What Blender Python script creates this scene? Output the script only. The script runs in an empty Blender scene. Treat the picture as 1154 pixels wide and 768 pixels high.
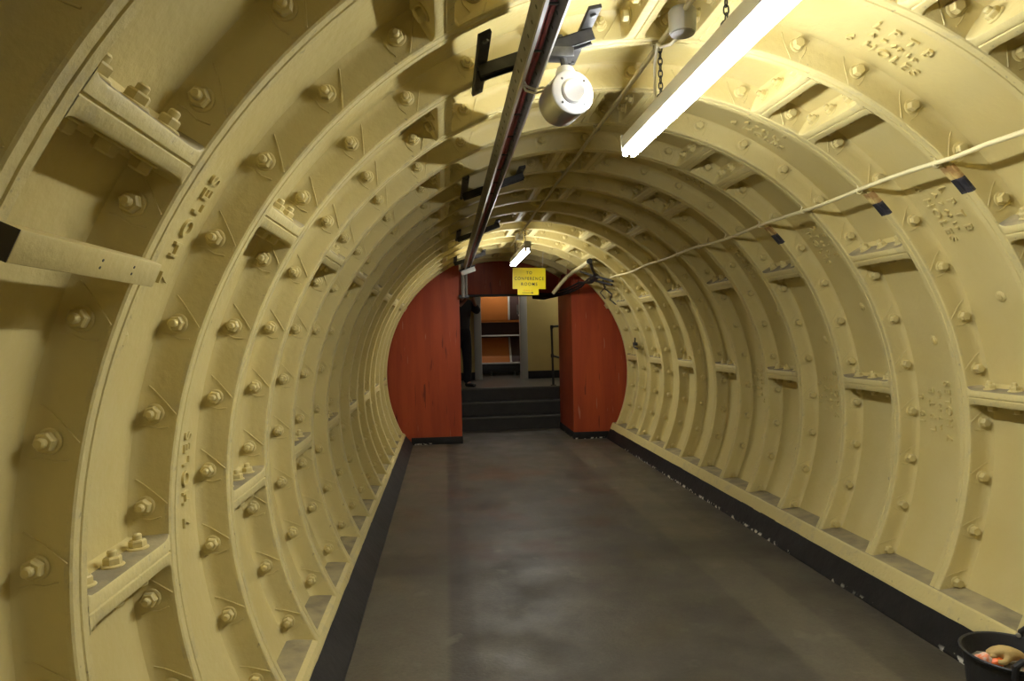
import bpy, bmesh, math, random
from mathutils import Vector, Matrix
random.seed(7)
sc = bpy.context.scene
col = sc.collection
PI = math.pi
rad = math.radians

# ------------------------------------------------------------------ helpers
class MB:
    """collects shapes, links them as ONE mesh object"""
    def __init__(s): s.v = []; s.f = []; s.m = []
    def add(s, vs, fs, mi=0):
        b = len(s.v); s.v += [tuple(v) for v in vs]
        s.f += [tuple(b + i for i in f) for f in fs]; s.m += [mi] * len(fs)
    def box(s, x0, x1, y0, y1, z0, z1, mi=0, M=None):
        vs = [Vector((x, y, z)) for x in (x0, x1) for y in (y0, y1) for z in (z0, z1)]
        if M: vs = [M @ v for v in vs]
        s.add(vs, [(0, 1, 3, 2), (4, 6, 7, 5), (0, 4, 5, 1), (2, 3, 7, 6), (0, 2, 6, 4), (1, 5, 7, 3)], mi)
    def rbox(s, x0, x1, y0, y1, z0, z1, b=.004, mi=0, M=None):
        """box with bevelled edges"""
        bm = bmesh.new(); bmesh.ops.create_cube(bm, size=1)
        for v in bm.verts:
            v.co = Vector(((x0 + x1) / 2 + v.co.x * (x1 - x0), (y0 + y1) / 2 + v.co.y * (y1 - y0), (z0 + z1) / 2 + v.co.z * (z1 - z0)))
        bmesh.ops.bevel(bm, geom=bm.edges[:], offset=b, segments=2, profile=.5, affect='EDGES')
        s.bm(bm, mi, M)
    def bm(s, bm, mi=0, M=None):
        bm.verts.index_update()
        s.add([(M @ v.co if M else v.co.copy()) for v in bm.verts], [[v.index for v in f.verts] for f in bm.faces], mi); bm.free()
    def tube(s, pts, r, n=10, mi=0, cap=True, closed=False):
        pts = [Vector(p) for p in pts]; N = len(pts); rings = []
        up = None
        for i, p in enumerate(pts):
            a = pts[(i - 1) % N] if (closed or i > 0) else p
            b = pts[(i + 1) % N] if (closed or i < N - 1) else p
            t = (b - a).normalized()
            if up is None: up = Vector((0, 0, 1)) if abs(t.z) < .9 else Vector((1, 0, 0))
            x = t.cross(up)
            if x.length < 1e-5: x = t.orthogonal()
            x.normalize(); y = x.cross(t).normalized(); up = y
            rr = r[i] if isinstance(r, (list, tuple)) else r
            rings.append([p + (x * math.cos(2 * PI * k / n) + y * math.sin(2 * PI * k / n)) * rr for k in range(n)])
        vs = [v for q in rings for v in q]; fs = []
        for i in range(N if closed else N - 1):
            j = (i + 1) % N
            for k in range(n): fs.append((i * n + k, i * n + (k + 1) % n, j * n + (k + 1) % n, j * n + k))
        if cap and not closed: fs += [tuple(range(n))[::-1], tuple((N - 1) * n + k for k in range(n))]
        s.add(vs, fs, mi)
    def lathe(s, prof, n=32, M=None, mi=0, cap=True):
        """profile [(r, h)] turned about the local Z axis"""
        vs = []; fs = []
        for r, h in prof:
            for k in range(n): vs.append(Vector((r * math.cos(2 * PI * k / n), r * math.sin(2 * PI * k / n), h)))
        for i in range(len(prof) - 1):
            for k in range(n): fs.append((i * n + k, i * n + (k + 1) % n, (i + 1) * n + (k + 1) % n, (i + 1) * n + k))
        if cap:
            fs += [tuple(range(n))[::-1], tuple((len(prof) - 1) * n + k for k in range(n))]
        if M: vs = [M @ v for v in vs]
        s.add(vs, fs, mi)
    def prism(s, poly, y0, y1, mi=0):
        """polygon in (x, z) drawn out along Y"""
        n = len(poly)
        vs = [Vector((x, y0, z)) for x, z in poly] + [Vector((x, y1, z)) for x, z in poly]
        s.add(vs, [tuple(range(n)), tuple(range(n, 2 * n))[::-1]] + [(i, i + n, (i + 1) % n + n, (i + 1) % n) for i in range(n)], mi)
    def mesh(s, name, mats, smooth=35):
        me = bpy.data.meshes.new(name); me.from_pydata(s.v, [], s.f)
        for m in (mats if isinstance(mats, (list, tuple)) else [mats]): me.materials.append(m)
        me.polygons.foreach_set('material_index', s.m)
        bm = bmesh.new(); bm.from_mesh(me); bmesh.ops.recalc_face_normals(bm, faces=bm.faces[:]); bm.to_mesh(me); bm.free()
        if smooth:
            me.polygons.foreach_set('use_smooth', [True] * len(me.polygons)); me.set_sharp_from_angle(angle=rad(smooth))
        me.update(); return me
    def build(s, name, mats, parent=None, smooth=35):
        return link(name, s.mesh(name, mats, smooth), parent)
def link(name, me, parent=None):
    o = bpy.data.objects.new(name, me); col.objects.link(o)
    if parent: o.parent = parent
    return o
def tag(o, label=None, cat=None, group=None, kind=None):
    if label: o['label'] = label
    if cat: o['category'] = cat
    if group: o['group'] = group
    if kind: o['kind'] = kind
    return o
def thing(name, label, cat, loc=(0, 0, 0), group=None):
    o = bpy.data.objects.new(name, None); col.objects.link(o); o.location = loc; o.empty_display_size = .05
    return tag(o, label, cat, group)
def rel(o, root):
    """give a part built in world space the right place under a moved root"""
    o.parent = root; o.matrix_parent_inverse = Matrix.Translation(-root.location); return o
def axes(origin, z, x=None):
    z = Vector(z).normalized(); x = Vector(x) if x is not None else z.orthogonal()
    x = (x - z * x.dot(z)).normalized(); y = z.cross(x)
    M = Matrix((x, y, z)).transposed().to_4x4(); M.translation = Vector(origin); return M

# ------------------------------------------------------------------ materials
def mat(name, base, rough=.5, metal=0, spec=.5, var=None, vscale=6, bump=0, bscale=40, emit=None, estr=0, detail=4):
    m = bpy.data.materials.new(name); m.use_nodes = True; nt = m.node_tree; N = nt.nodes; L = nt.links
    b = N['Principled BSDF']; b.inputs['Base Color'].default_value = (*base, 1)
    b.inputs['Roughness'].default_value = rough; b.inputs['Metallic'].default_value = metal
    b.inputs['Specular IOR Level'].default_value = spec
    tc = N.new('ShaderNodeTexCoord')
    if var:
        n = N.new('ShaderNodeTexNoise'); n.inputs['Scale'].default_value = vscale; n.inputs['Detail'].default_value = detail
        L.new(tc.outputs['Object'], n.inputs['Vector'])
        r = N.new('ShaderNodeValToRGB'); r.color_ramp.elements[0].position = .35; r.color_ramp.elements[1].position = .65
        r.color_ramp.elements[0].color = (*base, 1); r.color_ramp.elements[1].color = (*var, 1)
        L.new(n.outputs['Fac'], r.inputs['Fac']); L.new(r.outputs['Color'], b.inputs['Base Color'])
    if bump:
        n2 = N.new('ShaderNodeTexNoise'); n2.inputs['Scale'].default_value = bscale; n2.inputs['Detail'].default_value = 5
        L.new(tc.outputs['Object'], n2.inputs['Vector'])
        bp = N.new('ShaderNodeBump'); bp.inputs['Strength'].default_value = bump; bp.inputs['Distance'].default_value = .01
        L.new(n2.outputs['Fac'], bp.inputs['Height']); L.new(bp.outputs['Normal'], b.inputs['Normal'])
    if emit:
        b.inputs['Emission Color'].default_value = (*emit, 1); b.inputs['Emission Strength'].default_value = estr
    return m
def mixcol(nt, fac, a, b):
    n = nt.nodes.new('ShaderNodeMix'); n.data_type = 'RGBA'
    for k, v in ((0, fac), (6, a), (7, b)):
        if hasattr(v, 'is_output'): nt.links.new(v, n.inputs[k])
        elif isinstance(v, tuple): n.inputs[k].default_value = (*v, 1)
        else: n.inputs[k].default_value = v
    return n.outputs[2]
def noise(nt, scale, lo, hi, detail=4, vec=None, rough=.5):
    n = nt.nodes.new('ShaderNodeTexNoise'); n.inputs['Scale'].default_value = scale; n.inputs['Detail'].default_value = detail
    n.inputs['Roughness'].default_value = rough
    if vec is None: vec = nt.nodes.new('ShaderNodeTexCoord').outputs['Object']
    nt.links.new(vec, n.inputs['Vector'])
    r = nt.nodes.new('ShaderNodeMapRange'); r.inputs[1].default_value = lo; r.inputs[2].default_value = hi
    nt.links.new(n.outputs['Fac'], r.inputs[0]); return r.outputs[0]
def math_(nt, op, a, b=None):
    n = nt.nodes.new('ShaderNodeMath'); n.operation = op; n.use_clamp = op in ('ADD', 'MULTIPLY')
    for k, v in ((0, a), (1, b)):
        if v is None: continue
        if hasattr(v, 'is_output'): nt.links.new(v, n.inputs[k])
        else: n.inputs[k].default_value = v
    return n.outputs[0]
def span(nt, v, a, b, soft):
    """1 between a and b, with soft sides"""
    r1 = nt.nodes.new('ShaderNodeMapRange'); r1.inputs[1].default_value = a - soft; r1.inputs[2].default_value = a + soft
    r2 = nt.nodes.new('ShaderNodeMapRange'); r2.inputs[1].default_value = b - soft; r2.inputs[2].default_value = b + soft
    r2.inputs[3].default_value = 1; r2.inputs[4].default_value = 0
    nt.links.new(v, r1.inputs[0]); nt.links.new(v, r2.inputs[0])
    return math_(nt, 'MULTIPLY', r1.outputs[0], r2.outputs[0])

CREAM = (.57, .478, .205); CREAM2 = (.54, .440, .172)
M_cream = mat('cream paint', CREAM, .42, spec=.4, var=CREAM2, vscale=3, bump=.25, bscale=35)
# tips of the flanges: the same paint worn and scuffed to grey in specks
M_tip = mat('worn cream paint', CREAM, .5, spec=.35, bump=.35, bscale=45)
nt = M_tip.node_tree
c = mixcol(nt, noise(nt, 7, .52, .74, 8, rough=.78), CREAM, (.40, .345, .20))
c = mixcol(nt, noise(nt, 38, .67, .76, 3), c, (.30, .25, .13))
nt.links.new(c, nt.nodes['Principled BSDF'].inputs['Base Color'])
# scorched bare patch on a tip
M_soot = mat('scorched paint', (.02, .02, .025), .6)
nt = M_soot.node_tree
c = mixcol(nt, noise(nt, 22, .5, .75, 5), (.016, .016, .02), (.09, .08, .085))
nt.links.new(c, nt.nodes['Principled BSDF'].inputs['Base Color'])
M_rust = mat('heat browned paint', (.5, .3, .1), .6)
nt = M_rust.node_tree
c = mixcol(nt, noise(nt, 16, .42, .6, 5), (.62, .48, .17), (.33, .19, .06))
nt.links.new(c, nt.nodes['Principled BSDF'].inputs['Base Color'])
M_dust = mat('dusty concrete', (.22, .185, .105), .85, var=(.36, .30, .15), vscale=9, bump=.4, bscale=30)
M_black = mat('black bitumen paint', (.006, .0055, .005), .6, spec=.3, var=(.011, .010, .0095), vscale=8, bump=.3, bscale=25)
nt = M_black.node_tree; tcg = nt.nodes.new('ShaderNodeTexCoord'); sx = nt.nodes.new('ShaderNodeSeparateXYZ')
nt.links.new(tcg.outputs['Object'], sx.inputs[0])
chip = math_(nt, 'MULTIPLY', span(nt, sx.outputs['Z'], -1.0, -.938, .006), noise(nt, 24, .55, .58, 3))
chip = math_(nt, 'MULTIPLY', chip, noise(nt, 1.1, .46, .50, 1))
src = nt.nodes['Principled BSDF'].inputs['Base Color'].links[0].from_socket
nt.links.new(mixcol(nt, chip, src, (.6, .57, .48)), nt.nodes['Principled BSDF'].inputs['Base Color'])
M_kerb = mat('greyed black paint', (.018, .017, .0165), .6, spec=.3, var=(.030, .028, .026), vscale=6, bump=.3, bscale=25)
M_red = mat('red oxide wall paint', (.26, .036, .010), .42, spec=.4)
nt = M_red.node_tree
mp = nt.nodes.new('ShaderNodeMapping'); mp.inputs['Scale'].default_value = (1, 1, .08)
nt.links.new(nt.nodes['Texture Coordinate'].outputs['Object'], mp.inputs[0])
c = mixcol(nt, noise(nt, 9, .40, .62, 4, mp.outputs[0]), (.33, .054, .014), (.265, .037, .011))
c = mixcol(nt, noise(nt, 26, .66, .70, 2, mp.outputs[0]), c, (.14, .02, .008))
c = mixcol(nt, noise(nt, 31, .70, .74, 2, mp.outputs[0]), c, (.36, .14, .08))
nt.links.new(c, nt.nodes['Principled BSDF'].inputs['Base Color'])
# floor: dark worn concrete, lighter trodden strips and darker cross patches
M_floor = mat('worn dark concrete', (.05, .045, .036), .5, spec=.45, bump=.12, bscale=60)
nt = M_floor.node_tree; b = nt.nodes['Principled BSDF']
sx = nt.nodes.new('ShaderNodeSeparateXYZ'); tco = nt.nodes['Texture Coordinate'].outputs['Object']; nt.links.new(tco, sx.inputs[0])
c = mixcol(nt, noise(nt, 2.4, .34, .66, 10, rough=.72), (.046, .040, .030), (.098, .086, .063))
st = math_(nt, 'ADD', span(nt, sx.outputs['X'], -1.5, -.87, .012), span(nt, sx.outputs['X'], .70, 1.02, .015))
c = mixcol(nt, math_(nt, 'MULTIPLY', st, .65), c, (.128, .112, .076))
c = mixcol(nt, math_(nt, 'MULTIPLY', span(nt, sx.outputs['X'], -.87, -.74, .02), .6), c, (.035, .03, .024))
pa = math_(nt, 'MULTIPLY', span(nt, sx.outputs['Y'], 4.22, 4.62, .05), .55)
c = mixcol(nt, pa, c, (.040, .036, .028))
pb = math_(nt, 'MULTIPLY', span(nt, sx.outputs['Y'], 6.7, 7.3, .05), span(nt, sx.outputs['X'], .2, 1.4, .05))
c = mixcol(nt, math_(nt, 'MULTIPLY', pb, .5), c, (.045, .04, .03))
rb = math_(nt, 'MULTIPLY', noise(nt, 1.9, .52, .66, 3), span(nt, sx.outputs['X'], -.8, .25, .15))
rb = math_(nt, 'MULTIPLY', rb, span(nt, sx.outputs['Y'], 4.4, 8.0, .4))
c = mixcol(nt, math_(nt, 'MULTIPLY', rb, .6), c, (.105, .042, .020))
c = mixcol(nt, math_(nt, 'MULTIPLY', noise(nt, 55, .40, .70, 8, rough=.8), .45), c, (.030, .026, .020))
c = mixcol(nt, noise(nt, 90, .70, .76, 2), c, (.03, .027, .022))
c = mixcol(nt, math_(nt, 'MULTIPLY', noise(nt, 5, .64, .74, 5), .5), c, (.17, .155, .115))
nt.links.new(c, b.inputs['Base Color'])
rr = nt.nodes.new('ShaderNodeMapRange'); rr.inputs[3].default_value = .36; rr.inputs[4].default_value = .62
nt.links.new(noise(nt, 3, .3, .7, 5), rr.inputs[0]); nt.links.new(rr.outputs[0], b.inputs['Roughness'])
M_step = mat('dark step concrete', (.013, .0125, .011), .6, var=(.021, .020, .017), vscale=7)
M_nose = mat('worn step nosing', (.055, .052, .042), .5)
M_steel = mat('galvanised steel', (.10, .10, .10), .45, metal=.7, var=(.16, .16, .155), vscale=25)
M_rail = mat('grey galvanised channel', (.27, .262, .24), .5, metal=.0, var=(.19, .183, .165), vscale=14)
M_dsteel = mat('dark painted steel', (.030, .030, .030), .5, metal=.3, var=(.055, .053, .05), vscale=20)
M_lip = mat('bright steel edge', (.55, .55, .55), .3, metal=.9)
M_redcable = mat('red cable sheath', (.30, .022, .018), .45, var=(.2, .018, .015), vscale=30)
M_alu = mat('brushed aluminium', (.70, .70, .68), .30, metal=1, bump=.05, bscale=200)
M_alu.node_tree.nodes['Principled BSDF'].inputs['Anisotropic'].default_value = .6
M_aluw = mat('pale anodised aluminium', (.86, .86, .86), .3, metal=.35)
M_enamel = mat('white enamel', (.60, .60, .56), .35)
M_grey = mat('grey plastic', (.40, .39, .36), .5)
M_tube = mat('lit fluorescent tube', (.9, .9, .9), .3, emit=(.97, .985, 1.0), estr=84)
M_tube2 = mat('lit far fluorescent tube', (.9, .9, .9), .3, emit=(.99, .985, .96), estr=58)
M_tube3 = mat('lit fluorescent tube behind', (.9, .9, .9), .3, emit=(.97, .985, 1.0), estr=46)
M_cable = mat('off white cable', (.58, .54, .42), .5)
M_creampipe = mat('cream painted pipe', (.68, .60, .33), .45)
M_blackc = mat('black cable sheath', (.012, .012, .012), .5)
M_rubber = mat('black rubber', (.020, .020, .021), .55, bump=.2, bscale=50)
M_yellow = mat('yellow sign board', (.92, .74, .002), .4)
M_ink = mat('black sign lettering', (.03, .03, .02), .5)
M_orange_ink = mat('orange sign lettering', (.75, .33, .01), .5)
M_landing = mat('ochre wall paint', (.46, .36, .12), .5, var=(.42, .325, .105), vscale=2)
M_frame = mat('grey door frame paint', (.36, .36, .33), .4)
M_orange = mat('orange board', (.60, .20, .04), .5)
M_purple = mat('dark maroon board', (.07, .035, .035), .5)
M_white = mat('white trim', (.7, .69, .66), .4)
M_dark = mat('shadow grey fabric', (.02, .019, .018), .8)
M_trouser = mat('black trouser cloth', (.007, .007, .009), .9)
M_jacket = mat('black jacket cloth', (.018, .018, .021), .8, bump=.3, bscale=60)
M_skin = mat('skin', (.45, .25, .17), .5)
M_hair = mat('dark hair', (.03, .02, .015), .6)
M_wood_end = mat('dark end grain', (.045, .035, .02), .8)

# ------------------------------------------------------------------ setting: the bolted iron tunnel
R, SK, W, Y0, FH = 1.65, 1.755, .508, 1.520, .036
ZF = -.955; YB = -5.6; YE = 10.42
STEP = 360 / 41
fy = lambda k: Y0 + k * W
K0, K1 = -3, 17
pol = lambda r, t, y: Vector((r * math.cos(rad(t)), y, r * math.sin(rad(t))))
ARCS = {'wall_right': (-36.0, 50.3), 'ceiling': (50.3, 129.3), 'wall_left': (129.3, 216.0)}
walls = {}
def arc_angles(a0, a1, extra=()):
    n = max(2, round((a1 - a0) / (STEP / 4)))
    return sorted(set([round(a0 + (a1 - a0) * i / n, 4) for i in range(n + 1)] + [e for e in extra if a0 < e < a1]))
for nm, (a0, a1) in ARCS.items():
    mb = MB(); T = arc_angles(a0, a1); n = len(T)
    vs = [pol(r, t, y) for y in (YB, YE) for r in (SK, SK + .05) for t in T]
    fs = []
    for i in range(n - 1):
        fs += [(i, i + 1, 2 * n + i + 1, 2 * n + i), (n + i, 3 * n + i, 3 * n + i + 1, n + i + 1),
               (i, n + i, n + i + 1, i + 1), (2 * n + i, 2 * n + i + 1, 3 * n + i + 1, 3 * n + i)]
    fs += [(0, 2 * n, 3 * n, n), (n - 1, 2 * n - 1, 4 * n - 1, 3 * n - 1)]
    mb.add(vs, fs)
    walls[nm] = tag(mb.build(nm, M_cream), kind='structure')

FPROF = [(1.760, -FH - .030), (1.748, -FH - .013), (1.734, -FH - .005), (1.716, -FH - .001), (1.664, -FH + .001), (1.654, -FH + .003), (1.650, -FH + .008),
         (1.650, -.0045), (1.6535, -.002), (1.6535, .002), (1.650, .0045),
         (1.650, FH - .008), (1.654, FH - .003), (1.664, FH - .001), (1.716, FH + .001), (1.734, FH + .005), (1.748, FH + .013), (1.760, FH + .030)]
def flange_mesh(a0, a1, scorch):
    mb = MB(); T = arc_angles(a0, a1, (40.3, 42.9, 45.2) if scorch else ()); n = len(T); p = len(FPROF)
    vs = [pol(r, t, dy) for t in T for r, dy in FPROF]
    for i in range(n - 1):
        tm = (T[i] + T[i + 1]) / 2
        for j in range(p - 1):
            tip = 4 <= j <= 12
            mi = 1 if tip else 0
            if scorch and tip:
                if 40.3 <= tm < 42.9: mi = 2
                elif 42.9 <= tm < 45.2: mi = 3
            mb.add([vs[i * p + j], vs[i * p + j + 1], vs[(i + 1) * p + j + 1], vs[(i + 1) * p + j]], [(0, 1, 2, 3)], mi)
    mb.add([vs[j] for j in range(p)], [tuple(range(p))]); mb.add([vs[(n - 1) * p + j] for j in range(p)], [tuple(range(p))[::-1]])
    for nb in range(-3, 25):
        tb = 2 + STEP * nb
        if a0 + 1 < tb < a1 - 1:
            u = 1 if tb < 90 else -1; y = -FH - .0005
            mb.tube([pol(1.658, tb + .2 * u, y + .001), pol(1.69, tb + 1.15 * u, y), pol(1.722, tb + 2.0 * u, y - .001), pol(1.742, tb + 2.5 * u, y - .009)], .0026, 5)
            mb.tube([pol(1.672, tb - 1.1 * u, y), pol(1.70, tb - 1.35 * u, y), pol(1.728, tb - 1.2 * u, y - .002), pol(1.745, tb - 1.3 * u, y - .011)], .0023, 5)
    me = mb.mesh('ring_flange', [M_cream, M_tip, M_soot, M_rust], 0)
    bm = bmesh.new(); bm.from_mesh(me); bmesh.ops.remove_doubles(bm, verts=bm.verts[:], dist=1e-5)
    bmesh.ops.recalc_face_normals(bm, faces=bm.faces[:]); bm.to_mesh(me); bm.free()
    me.polygons.foreach_set('use_smooth', [True] * len(me.polygons)); me.set_sharp_from_angle(angle=rad(38))
    return me
for nm, (a0, a1) in ARCS.items():
    a0, a1 = max(a0, -29.2), min(a1, 209.2)
    plain = flange_mesh(a0, a1, False)
    scor = flange_mesh(a0, a1, True) if nm == 'wall_right' else plain
    for k in range(K0, K1 + 1):
        if k == K1 and nm != 'ceiling': continue
        o = link('ring_flange', scor if k in (2, 3, 5) else plain, walls[nm]); o.location = (0, fy(k), 0)

# flange bolts: nuts with a stud end on one side, plain hexagon heads on the other
def nut_mesh(stud):
    mb = MB()
    mb.lathe([(.027, 0), (.0285, .002), (.0275, .005), (.024, .007)], 20, cap=True)
    h = .030 if not stud else .026
    mb.lathe([(.0215, .005), (.0222, .008), (.0222, h - .004), (.0185, h)], 6)
    if stud: mb.lathe([(.0115, h - .002), (.0115, h + .012), (.008, h + .016)], 14)
    return mb.mesh('bolt', M_cream, 28)
ME_NUT, ME_HEAD = nut_mesh(True), nut_mesh(False)
bolts = {n: [] for n in ARCS}
def wall_of(t):
    t = t if t > -90 else t + 360
    for nm, (a0, a1) in ARCS.items():
        if a0 <= t <= a1: return nm
for k in range(-2, K1):
    for n in range(-3, 25):
        t = 2 + STEP * n
        if not (-25 < t < 205.5): continue
        if k >= 16 and not 55 < t < 125: continue
        M = axes(pol(1.7165, t, fy(k) - FH + .0005), (0, -1, 0)) @ Matrix.Rotation(random.uniform(0, 1.05), 4, 'Z')
        bolts[wall_of(t)].append((M, ME_NUT if t > 92 else ME_HEAD))
# joint flanges that run along the tunnel between two ring flanges
J_EVEN = (6.4, 59.1, 67.9, 120.6, 182.1); J_ODD = (-28.8, 32.7, 85.4, 94.2, 146.9)
def joint_mesh(dusty=0):
    mb = MB(); L_ = W - 2 * FH + .004
    ys = [0, .008, .022, .05, L_ - .05, L_ - .022, L_ - .008, L_]; ex = [.016, .007, .002, 0, 0, .002, .007, .016]
    P = []
    for y, e in zip(ys, ex):
        h = .036 + e
        P.append([(1.760, -h - .026), (1.745, -h - .009), (1.73, -h - .002), (1.664, -h), (1.6545, -h + .003), (1.6515, -h + .008), (1.6515, -.0045), (1.656, -.002),
                  (1.656, .002), (1.6515, .0045), (1.6515, h - .008), (1.6545, h - .003), (1.664, h), (1.73, h + .002), (1.745, h + .009), (1.760, h + .026)])
    p = len(P[0])
    vs = [Vector((r, y, t)) for y, q in zip(ys, P) for r, t in q]; fs = []; mi = []
    for i in range(len(ys) - 1):
        for j in range(p - 1):
            mb.add([vs[i * p + j], vs[i * p + j + 1], vs[(i + 1) * p + j + 1], vs[(i + 1) * p + j]], [(0, 1, 2, 3)], 1 if 4 <= j <= 10 else (2 if (dusty < 0 and 2 <= j <= 3) or (dusty > 0 and 11 <= j <= 12) else 0))
    me = mb.mesh('joint_flange', [M_cream, M_tip, M_dust], 0)
    bm = bmesh.new(); bm.from_mesh(me); bmesh.ops.remove_doubles(bm, verts=bm.verts[:], dist=1e-5)
    bmesh.ops.recalc_face_normals(bm, faces=bm.faces[:]); bm.to_mesh(me); bm.free()
    me.polygons.foreach_set('use_smooth', [True] * len(me.polygons)); me.set_sharp_from_angle(angle=rad(38))
    return me
ME_J = {d: joint_mesh(d) for d in (-1, 0, 1)}
for b in range(-2, K1):
    for t in (J_EVEN if b % 2 == 0 else J_ODD):
        if not -26 < t < 206: continue
        if b >= 16 and not 55 < t < 125: continue
        wl = wall_of(t)
        o = link('joint_flange', ME_J[1 if t < 45 else (-1 if t > 140 else 0)], walls[wl]); o.location = (0, fy(b) + FH - .002, 0); o.rotation_euler = (0, -rad(t), 0)
        e1 = pol(1, t, 0); e2 = Vector((-math.sin(rad(t)), 0, math.cos(rad(t))))
        for fr in (.115, .254, .393):
            for sgn in (-1, 1):
                M = axes(e1 * 1.703 + e2 * sgn * .0362 + Vector((0, fy(b) + fr, 0)), e2 * sgn) @ Matrix.Rotation(random.uniform(0, 1.05), 4, 'Z')
                bolts[wl].append((M, ME_NUT if (sgn > 0) == (t < 90) else ME_HEAD))
# the 100 nearest bolts of each wall are parts of their own, the rest one part
CAMP = Vector((-.861, 0, .534))
for nm, L_ in bolts.items():
    L_.sort(key=lambda q: (q[0].translation - CAMP).length if q[0].translation.y > .7 else 99)
    for M, me in L_[:100]:
        o = link('bolt', me, walls[nm]); o.matrix_local = M
    mb = MB()
    for M, me in L_[100:]:
        mb.add([M @ v.co for v in me.vertices], [tuple(p.vertices) for p in me.polygons])
    if L_[100:]: tag(mb.build('bolt', M_cream, walls[nm], 28), kind='stuff')

# lettering cast on the segments
def text_mesh(body, w, h, depth, name, bold=0):
    cu = bpy.data.curves.new(name, 'FONT'); cu.body = body; cu.size = 1; cu.extrude = .0; cu.align_x = 'CENTER'; cu.align_y = 'CENTER'
    cu.space_character = 1.3; cu.offset = bold
    o = bpy.data.objects.new(name, cu); col.objects.link(o)
    dg = bpy.context.evaluated_depsgraph_get(); me = bpy.data.meshes.new_from_object(o.evaluated_get(dg)); bpy.data.objects.remove(o)
    xs = [v.co.x for v in me.vertices]; ys = [v.co.y for v in me.vertices]
    sx, sy = w / (max(xs) - min(xs)), h / (max(ys) - min(ys)); cx, cy = (max(xs) + min(xs)) / 2, (max(ys) + min(ys)) / 2
    bm = bmesh.new(); bm.from_mesh(me); bpy.data.meshes.remove(me)
    bmesh.ops.remove_doubles(bm, verts=bm.verts[:], dist=1e-5)
    bmesh.ops.dissolve_degenerate(bm, edges=bm.edges[:], dist=1e-5)
    for v in bm.verts: v.co = Vector(((v.co.x - cx) * sx, (v.co.y - cy) * sy, 0))
    r = bmesh.ops.extrude_face_region(bm, geom=bm.faces[:])
    for g in r['geom']:
        if isinstance(g, bmesh.types.BMVert): g.co.z += depth
    return bm
def cast_text(lines, b, t0, direction):
    """lines: (text, centre offset in the bay, width, height); direction -1 reads down in angle with its top nearer the viewer"""
    mb = MB()
    for body, off, w, h in lines:
        bm = text_mesh(body, w * 1.10, h * 1.05, .0125, 'raised_lettering', .006)
        for v in bm.verts:
            x, y, z = v.co
            t = t0 + direction * math.degrees(x / SK)
            v.co = pol(SK + .004 - z, t, fy(b) + off + direction * y)
        mb.bm(bm)
    mb.build('raised_lettering', M_cream, walls[wall_of(t0)], 0)
six = [('6 HOLES', .355, .285, .040), ('A 7 60 Lp', .297, .19, .026), ('L P T B', .235, .215, .040)]
sev = [('7 HOLES', .352, .295, .050)]
sevB = [('7 HOLES', .225, .285, .040), ('A 7 60 Lp', .285, .19, .026), ('L P T B', .345, .215, .040), ('10  8', .425, .14, .036)]
for b in (1, 3, 5, 7): cast_text(six, b, 62.9, -1); cast_text(sevB, b, 2.7, 1); cast_text(sev, b, 177.8, -1)
for b in (2, 4, 6): cast_text(six, b, 36.8, -1)
for b in (0, 2, 4): cast_text(sev, b, 151.5, -1)
cast_text([('BC', .30, .11, .05)], 2, 112, -1)
# grout plugs in the middle of the segments
for b in range(0, 12):
    for t in ((22, 93, 162) if b % 2 == 0 else (15, 168)):
        mb = MB(); mb.lathe([(.026, -.004), (.027, .004), (.022, .008), (.015, .009), (.014, .013), (.008, .014)], 16, axes(pol(SK + .001, t, fy(b) + .254), -pol(1, t, 0)))
        mb.build('grout_plug', M_cream, walls[wall_of(t)])

# floor, kerbs, ledges
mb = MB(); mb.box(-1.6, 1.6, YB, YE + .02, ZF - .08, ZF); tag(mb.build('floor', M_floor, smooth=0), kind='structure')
def wavy(mb, poly, y0, y1, n, amp, mi=0):
    """strip along Y whose section wobbles a little"""
    S = []
    for i in range(n + 1):
        y = y0 + (y1 - y0) * i / n; S.append([Vector((x + random.uniform(-amp, amp), y, z + random.uniform(-amp, amp))) for x, z in poly])
    p = len(poly)
    for i in range(n):
        for j in range(p):
            a, b_ = S[i], S[i + 1]; mb.add([a[j], a[(j + 1) % p], b_[(j + 1) % p], b_[j]], [(0, 1, 2, 3)], mi if not callable(mi) else mi(j))
    mb.add(S[0], [tuple(range(p))]); mb.add(S[-1], [tuple(range(p))[::-1]])
for side, sg, xb in (('left', -1, 1.325), ('right', 1, 1.360)):
    mb = MB(); wavy(mb, [(sg * xb, ZF - .02), (sg * (xb + .006), ZF + .01), (sg * 1.430, -.822), (sg * 1.62, -.822), (sg * 1.62, ZF - .02)], YB, 9.32, 110, .0018)
    tag(mb.build('baseboard_' + side, M_black if sg > 0 else M_kerb), kind='structure')
    zt_ = -.742 if sg > 0 else -.786
    mb = MB(); wavy(mb, [(sg * 1.428, -.824), (sg * 1.432, -.812), (sg * (1.460 if sg > 0 else 1.446), zt_ - .008), (sg * 1.468, zt_), (sg * 1.60, zt_ + .014), (sg * 1.66, -.824)], YB, 9.40, 110, .0012, lambda j: 1 if j == 3 else 0)
    tag(mb.build('trim_1' if sg < 0 else 'trim_2', [M_tip, M_dust]), kind='structure')
# end wall behind the viewer
mb = MB(); mb.box(-1.8, 1.8, YB - .1, YB, -1.1, 1.85); tag(mb.build('wall_back', M_cream, smooth=0), kind='structure')

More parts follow.
